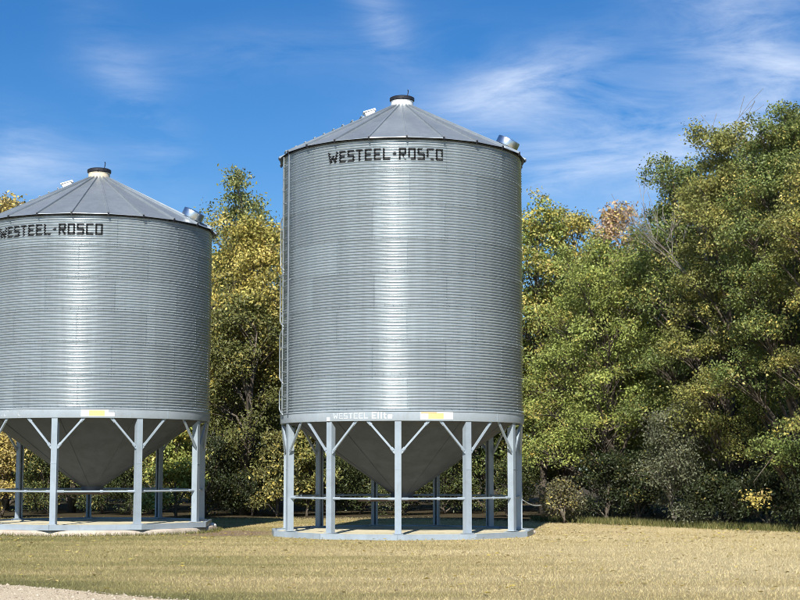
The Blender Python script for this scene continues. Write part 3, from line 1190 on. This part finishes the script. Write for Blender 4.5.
# the row behind, filling between
tF = put('dense green tree directly behind the shorter bin', 70, 59, 262, 2.9, OLIVE, .35, 22, nl=20, ncl=600, hb=.4, leaf=.13, per=56)
tG = put('dense green tree hidden behind the tall bin', 405, 61, 258, 2.9, GREEN, .30, 23, nl=20, ncl=600, hb=.4, leaf=.13, per=56)
fills = [
 (tF, 'green tree behind the right half of the shorter bin', 150, 58, .95, .95, OLIVE, .42, 1.0),
 (tG, 'green tree behind the left legs of the tall bin', 322, 60, .95, .92, LIME, .50, 2.0),
 (tF, 'green tree behind the right legs of the tall bin', 486, 59, .95, .98, GREEN, .30, 3.0),
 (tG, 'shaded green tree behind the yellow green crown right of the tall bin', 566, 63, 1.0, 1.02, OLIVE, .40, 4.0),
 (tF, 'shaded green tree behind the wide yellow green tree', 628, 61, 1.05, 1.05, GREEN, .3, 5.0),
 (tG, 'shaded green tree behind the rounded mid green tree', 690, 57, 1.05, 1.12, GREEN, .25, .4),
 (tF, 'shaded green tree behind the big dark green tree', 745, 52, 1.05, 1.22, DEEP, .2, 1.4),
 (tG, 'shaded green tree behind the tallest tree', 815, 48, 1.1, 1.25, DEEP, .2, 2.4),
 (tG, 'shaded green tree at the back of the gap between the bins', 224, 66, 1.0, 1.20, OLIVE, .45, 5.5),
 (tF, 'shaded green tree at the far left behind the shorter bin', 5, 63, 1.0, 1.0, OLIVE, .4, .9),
]
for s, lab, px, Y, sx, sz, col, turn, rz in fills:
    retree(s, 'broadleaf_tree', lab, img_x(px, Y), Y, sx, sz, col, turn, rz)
for i, (px, Y, sz, wh) in enumerate([(-110, 58, 1.0, 'nearest'), (-220, 55, 1.1, 'further'), (915, 37.5, 1.05, 'nearest'), (985, 36, 1.0, 'further')]):
    retree((tF, tG)[i % 2] if px < 0 else tK, 'broadleaf_tree', '%s green tree of the windbreak beyond the %s edge of the picture' % (wh, 'left' if px < 0 else 'right'), img_x(px, Y), Y, 1.1, sz, (OLIVE, GREEN)[i % 2], .35, i * 1.3, group='trees outside the picture')

# shrubs along the foot of the trees
def shrub(label, px, Y, ptop, rad, col, turn, seed, **kw):
    kw.setdefault('nl', 9); kw.setdefault('ncl', 130); kw.setdefault('per', 40); kw.setdefault('leaf', .085); kw.setdefault('sig', .16)
    s = tree(kw.pop('name', 'shrub'), label, img_x(px, Y), Y, max(.6, img_top(ptop, Y)), rad, col, turn, seed, hb=.12, cat='shrub', group='shrubs along the foot of the trees', r0=.035, shape='dome', lobe=(.34, .6), fill=.35, **kw)
    return s
s1 = shrub('grey green feathery shrub at the lawn edge below the big dark tree', 672, 44.0, 408, 1.25, GREY, .10, 31, ncl=260, per=46, leaf=.075, nl=12, mat='bark_grey', twig=.7)
shrub('pale leaved shrub with yellow top just right of the base of the tall bin', 561, 47.0, 482, .72, (.15, .145, .085), .35, 32, ncl=80)
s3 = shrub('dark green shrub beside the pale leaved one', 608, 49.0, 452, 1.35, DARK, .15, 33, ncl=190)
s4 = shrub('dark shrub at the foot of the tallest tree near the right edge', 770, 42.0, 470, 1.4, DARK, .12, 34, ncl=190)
shrub('yellow leaved shrub at the left front leg of the tall bin', 277, 53.5, 432, .95, (.17, .17, .062), .36, 35, ncl=170, leaf=.12)
shrub('yellow green shrub seen between the left legs of the tall bin', 310, 54.5, 420, 1.0, (.19, .20, .065), .42, 36, ncl=180, leaf=.12)
shrub('sunlit green shrub seen through the right legs of the shorter bin', 176, 51.5, 412, 1.35, LIME, .42, 37, ncl=250, leaf=.12)
shrub('yellowish shrub behind the left edge of the shorter bin', 2, 52, 432, 1.0, TAN, .55, 38, ncl=170, leaf=.12)
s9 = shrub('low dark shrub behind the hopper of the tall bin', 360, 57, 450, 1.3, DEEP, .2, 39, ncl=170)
rest = [
 (s9, 'low dark shrub behind the right legs of the tall bin', 450, 57, 1.1, 1.0, DEEP, .25, 1.0),
 (s3, 'low dark shrub right behind the base of the tall bin', 512, 53, .9, .9, DEEP, .25, 2.0),
 (s4, 'low shrub in the shade between the bins', 232, 56, 1.0, 1.1, OLIVE, .3, 3.0),
 (s3, 'low shrub behind the hopper of the shorter bin', 100, 57, 1.0, 1.0, DEEP, .3, 4.0),
 (s9, 'low shrub behind the left legs of the shorter bin', 45, 57, 1.0, 1.0, DEEP, .3, 5.0),
 (s9, 'low dark shrub at the foot of the leaning tree between the bins', 212, 54.5, .95, 1.15, DARK, .2, 1.2),
 (s4, 'low dark shrub beneath the yellow tree between the bins', 252, 54.8, .95, 1.0, DARK, .2, 2.2),
 (s3, 'low dark shrub behind the left front legs of the tall bin', 335, 55.5, 1.0, 1.0, DEEP, .25, .2),
 (s4, 'low dark shrub behind the centre leg of the tall bin', 405, 55.5, 1.0, 1.0, DEEP, .2, 4.2),
 (s3, 'low dark shrub behind the centre of the shorter bin', 128, 55.5, 1.0, .9, DEEP, .25, 5.2),
 (s4, 'dark shrub between the grey shrub and the right edge', 722, 43.6, 1.0, 1.0, DARK, .15, .5),
 (s3, 'dark shrub behind the grey green one', 645, 47.6, 1.1, 1.0, DARK, .2, 1.5),
 (s9, 'dark shrub cut by the right edge of the picture', 812, 40.3, .9, .95, DARK, .15, 2.5),
]
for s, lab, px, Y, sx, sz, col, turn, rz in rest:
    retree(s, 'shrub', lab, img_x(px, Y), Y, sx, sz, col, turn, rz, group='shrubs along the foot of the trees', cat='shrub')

# the depth of the wood behind the trees, one mass
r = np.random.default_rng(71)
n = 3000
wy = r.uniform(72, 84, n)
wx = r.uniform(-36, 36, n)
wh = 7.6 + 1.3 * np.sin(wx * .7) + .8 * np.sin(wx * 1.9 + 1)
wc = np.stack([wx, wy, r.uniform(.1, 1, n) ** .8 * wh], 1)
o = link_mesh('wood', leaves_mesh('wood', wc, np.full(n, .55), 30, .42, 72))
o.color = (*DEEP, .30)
tag(o, 'dark depth of the wood behind the nearer trees', 'wood', kind='stuff')

# bare twigs standing out of the right trees
def bare_tree(label, px, Y, ptop, spread, seed, zlow):
    r = random.Random(seed)
    h = img_top(ptop, Y)
    b = MB()
    def grow(p, d, L, rad, lev):
        pts, rs = [p], [rad]
        q, dd = p.copy(), d.copy()
        for i in range(4):
            k = .012 if lev == 0 else .16
            dd = (dd + Vector((r.uniform(-k, k), r.uniform(-k, k), r.uniform(-.02, .10)))).normalized()
            q = q + dd * L / 4
            pts.append(q.copy())
            rs.append(max(.007, rad * (1 - .14 * (i + 1))))
        b.tube(pts, rs, 6 if lev < 2 else 4, False)
        if lev < 4:
            for k in range(4 if lev < 2 else 3):
                i = r.randint(2, 4) if k else 4
                a = r.uniform(0, 2 * PI)
                nd = (dd + Vector((math.cos(a), math.sin(a), .15)) * spread).normalized()
                grow(pts[i], nd, (h * .16 if lev == 0 else L * r.uniform(.5, .78)), max(.007, rs[i] * .6), lev + 1)
    grow(Vector((0, 0, -.05)), Vector((0, 0, 1)), h * .74, .09, 0)
    zm = max(v[2] for v in b.v)
    s = h / zm
    root = empty('bare_tree', (img_x(px, Y), Y, 0))
    tag(root, label, 'tree', None)
    b.v = [(x, y, z * s) for x, y, z in b.v]
    b.build('trunk', M['bark_grey'], root, smooth=True)
bare_tree('bare leafless branches sticking out above the big dark green tree', 714, 46.6, 96, .50, 3, 0)

# ------------------------------------------------------------------ ground cover (nobody could count it)
def blades(name, pts, hgt, wid, mat, seed, lean=.5):
    r = np.random.default_rng(seed)
    n = len(pts)
    a = r.uniform(0, 2 * PI, n)
    h = hgt * r.uniform(.5, 1.4, n)
    w = wid * r.uniform(.7, 1.3, n)
    ln = r.normal(size=(n, 2)) * (lean * h)[:, None]
    v = np.zeros((n, 3, 3))
    dx, dy = np.cos(a) * w / 2, np.sin(a) * w / 2
    v[:, 0, 0] = pts[:, 0] - dx; v[:, 0, 1] = pts[:, 1] - dy; v[:, 0, 2] = pts[:, 2] - .004
    v[:, 1, 0] = pts[:, 0] + dx; v[:, 1, 1] = pts[:, 1] + dy; v[:, 1, 2] = pts[:, 2] - .004
    v[:, 2, 0] = pts[:, 0] + ln[:, 0]; v[:, 2, 1] = pts[:, 1] + ln[:, 1]; v[:, 2, 2] = pts[:, 2] + h
    return link_mesh(name, np_mesh(name, v.reshape(-1, 3), np.arange(n * 3).reshape(n, 3), mat, {'tone': r.uniform(0, 1, n)}))

r = np.random.default_rng(99)
n = 620000
Y = np.sqrt(r.uniform(17.5 ** 2 * .2, 56.0 ** 2 * .2, n) / .2)
X = r.uniform(-.33, .33, n) * Y
keep = Y + .893 * X > 16.95 + .12 * np.sin(X * 2.3)
for (cx, cy, _), rr_ in ((MAIN, 3.32), (LEFT, 3.2)):
    keep &= (X - cx) ** 2 + (Y - cy) ** 2 > rr_ ** 2
dd = np.sqrt((X + 4.35) ** 2 + .55 * (Y - 39.6) ** 2)
keep &= (dd > 1.5) | (r.uniform(size=n) < .12)
keep &= (Y + np.maximum(X, 1.0) < 53 + r.normal(size=n) * .6)
keep &= r.uniform(size=n) < np.clip(34.0 / Y, .35, 1)
P = np.stack([X[keep], Y[keep], np.zeros(keep.sum())], 1)
tag(blades('lawn', P, .028, .0095, M['blade'], 5, .6), 'short mown dry grass of the lawn', 'grass', kind='stuff')

# long grass at the foot of the trees, round the pad and along the road
n = 11000
px = r.uniform(530, 860, n)
yy = np.interp(px, [-60, 200, 300, 520, 560, 640, 700, 800, 860], [54.5, 54.5, 53.5, 50.5, 48.2, 45.4, 43.2, 40.8, 39.4]) + r.normal(size=n) * .45
xx = (px - 400) / FPX * yy
P = np.stack([xx, yy, np.zeros(n)], 1)
a = r.uniform(0, 2 * PI, 5000)
q = 3.24 + np.abs(r.normal(size=5000)) * .07
P2 = np.stack([LEFT[0] + q * np.sin(a), LEFT[1] - q * np.cos(a), np.zeros(5000)], 1)
tag(blades('long_grass', P, .17, .018, M['weeds'], 6, .4), 'long uncut grass along the foot of the trees', 'grass', kind='stuff')
tag(blades('pad_grass', P2, .09, .012, M['weeds'], 8, .5), 'tufts of grass round the concrete pad', 'grass', kind='stuff')

# fallen leaves, thickest near the trees
n = 2600
Yl = np.concatenate([r.uniform(34, 53, 1900), r.uniform(20, 40, 700)])
Xl = r.uniform(-.30, .30, n) * Yl
ok = (Yl + np.maximum(Xl, 1.0) < 53) & (Yl + .893 * Xl > 17.2)
for (cx, cy, _), rr_ in ((MAIN, 3.4), (LEFT, 3.3)):
    ok &= (Xl - cx) ** 2 + (Yl - cy) ** 2 > rr_ ** 2
Xl, Yl = Xl[ok], Yl[ok]
n = len(Xl)
an = r.uniform(0, 6.28, n)
sz = r.uniform(.03, .06, n)
Q = np.zeros((n, 4, 3))
for j, (u, w_) in enumerate(((-1, 0), (0, .6), (1, 0), (0, -.6))):
    Q[:, j, 0] = Xl + sz * (u * np.cos(an) - w_ * np.sin(an))
    Q[:, j, 1] = Yl + sz * (u * np.sin(an) + w_ * np.cos(an))
    Q[:, j, 2] = .028 + r.uniform(0, .03, n)
zr = r.uniform(0, 1, n)
o = link_mesh('fallen_leaves', np_mesh('fallen_leaves', Q.reshape(-1, 3), np.arange(n * 4).reshape(n, 4), M['leaf'], {'tone': zr, 'turn': np.ones(n), 'value': r.uniform(0, .6, n)}))
o.color = (.3, .2, .08, .9)
tag(o, 'fallen yellow and brown leaves scattered over the lawn', 'leaves', kind='stuff')

# loose stones of the road
n = 16000
Yp = r.uniform(17.0, 24, n)
Xp = r.uniform(-.32, 0.05, n) * Yp
e = Yp + .893 * Xp
ok = (e < 16.98) & (e > 13.5)
Xp, Yp = Xp[ok], Yp[ok]
n = len(Xp)
s = r.uniform(.005, .014, n) * np.where(r.uniform(size=n) < .06, 2.2, 1.0)
oct_v = np.array([(1, 0, 0), (0, 1, 0), (-1, 0, 0), (0, -1, 0), (0, 0, .7), (0, 0, -.7)])
oct_f = np.array([(0, 1, 4), (1, 2, 4), (2, 3, 4), (3, 0, 4), (1, 0, 5), (2, 1, 5), (3, 2, 5), (0, 3, 5)])
an = r.uniform(0, 6.28, n)
ca, sa = np.cos(an), np.sin(an)
V = oct_v[None] * s[:, None, None] * r.uniform(.7, 1.3, (n, 6, 1))
V = np.stack([V[..., 0] * ca[:, None] - V[..., 1] * sa[:, None], V[..., 0] * sa[:, None] + V[..., 1] * ca[:, None], V[..., 2]], -1)
V += np.stack([Xp, Yp, np.full(n, .013)], 1)[:, None]
F = oct_f[None] + (np.arange(n) * 6)[:, None, None]
o = link_mesh('road_stones', np_mesh('road_stones', V.reshape(-1, 3), F.reshape(-1, 3), M['pebble'], {'tone': np.repeat(r.uniform(0, 1, n), 8)}))
tag(o, 'loose pale stones on the gravel road', 'gravel', kind='stuff')

# ------------------------------------------------------------------ small things
def stone(label, x, y, z, s, mat, seed):
    rr = random.Random(seed)
    bm_v, fs = [], []
    b = MB()
    nl, ns = 5, 9
    for i in range(nl + 1):
        ph = PI * i / nl
        for k in range(ns):
            a = 2 * PI * k / ns
            q = rr.uniform(.82, 1.12)
            b.v.append((s * q * math.sin(ph) * math.cos(a) * 1.15, s * q * math.sin(ph) * math.sin(a), s * .75 * q * math.cos(ph)))
    for i in range(nl):
        for k in range(ns):
            k2 = (k + 1) % ns
            b.f.append((i * ns + k, (i + 1) * ns + k, (i + 1) * ns + k2, i * ns + k2))
    o = b.build('stone', mat)
    o.location = (x, y, z)
    return tag(o, label, 'stone', 'stones beside the bins')
stone('small pale stone at the right end of the tall bin base', img_x(532, 39.1), 39.1, .05, .075, M['concrete'], 1)
stone('white stone on the ground at the right end of the concrete pad', img_x(213, 41.6), 41.6, .12, .11, M['white'], 2)
stone('dark broken lump against the right end of the concrete pad', img_x(211, 40.5), 40.5, .05, .10, M['bark'], 3)
stone('second dark lump behind the broken one at the concrete pad', img_x(215, 41.0), 41.0, .06, .10, M['bark'], 4)

b = MB()
p0 = Vector(MAIN) + Vector(pol(RAD + .02, R_(-1.87 + 98.2), .86))
pts = []
for i in range(11):
    u = i / 10
    pts.append(p0 + Vector((u * .62, u * 1.4, -.22 * math.sin(min(1, u * 1.2) * PI * .5) + .05 * u)))
b.tube(pts, .012, 6)
tag(b.build('cable', M['faded_white'], smooth=True), 'thin pale cable hanging from the right rear leg of the tall bin', 'cable')
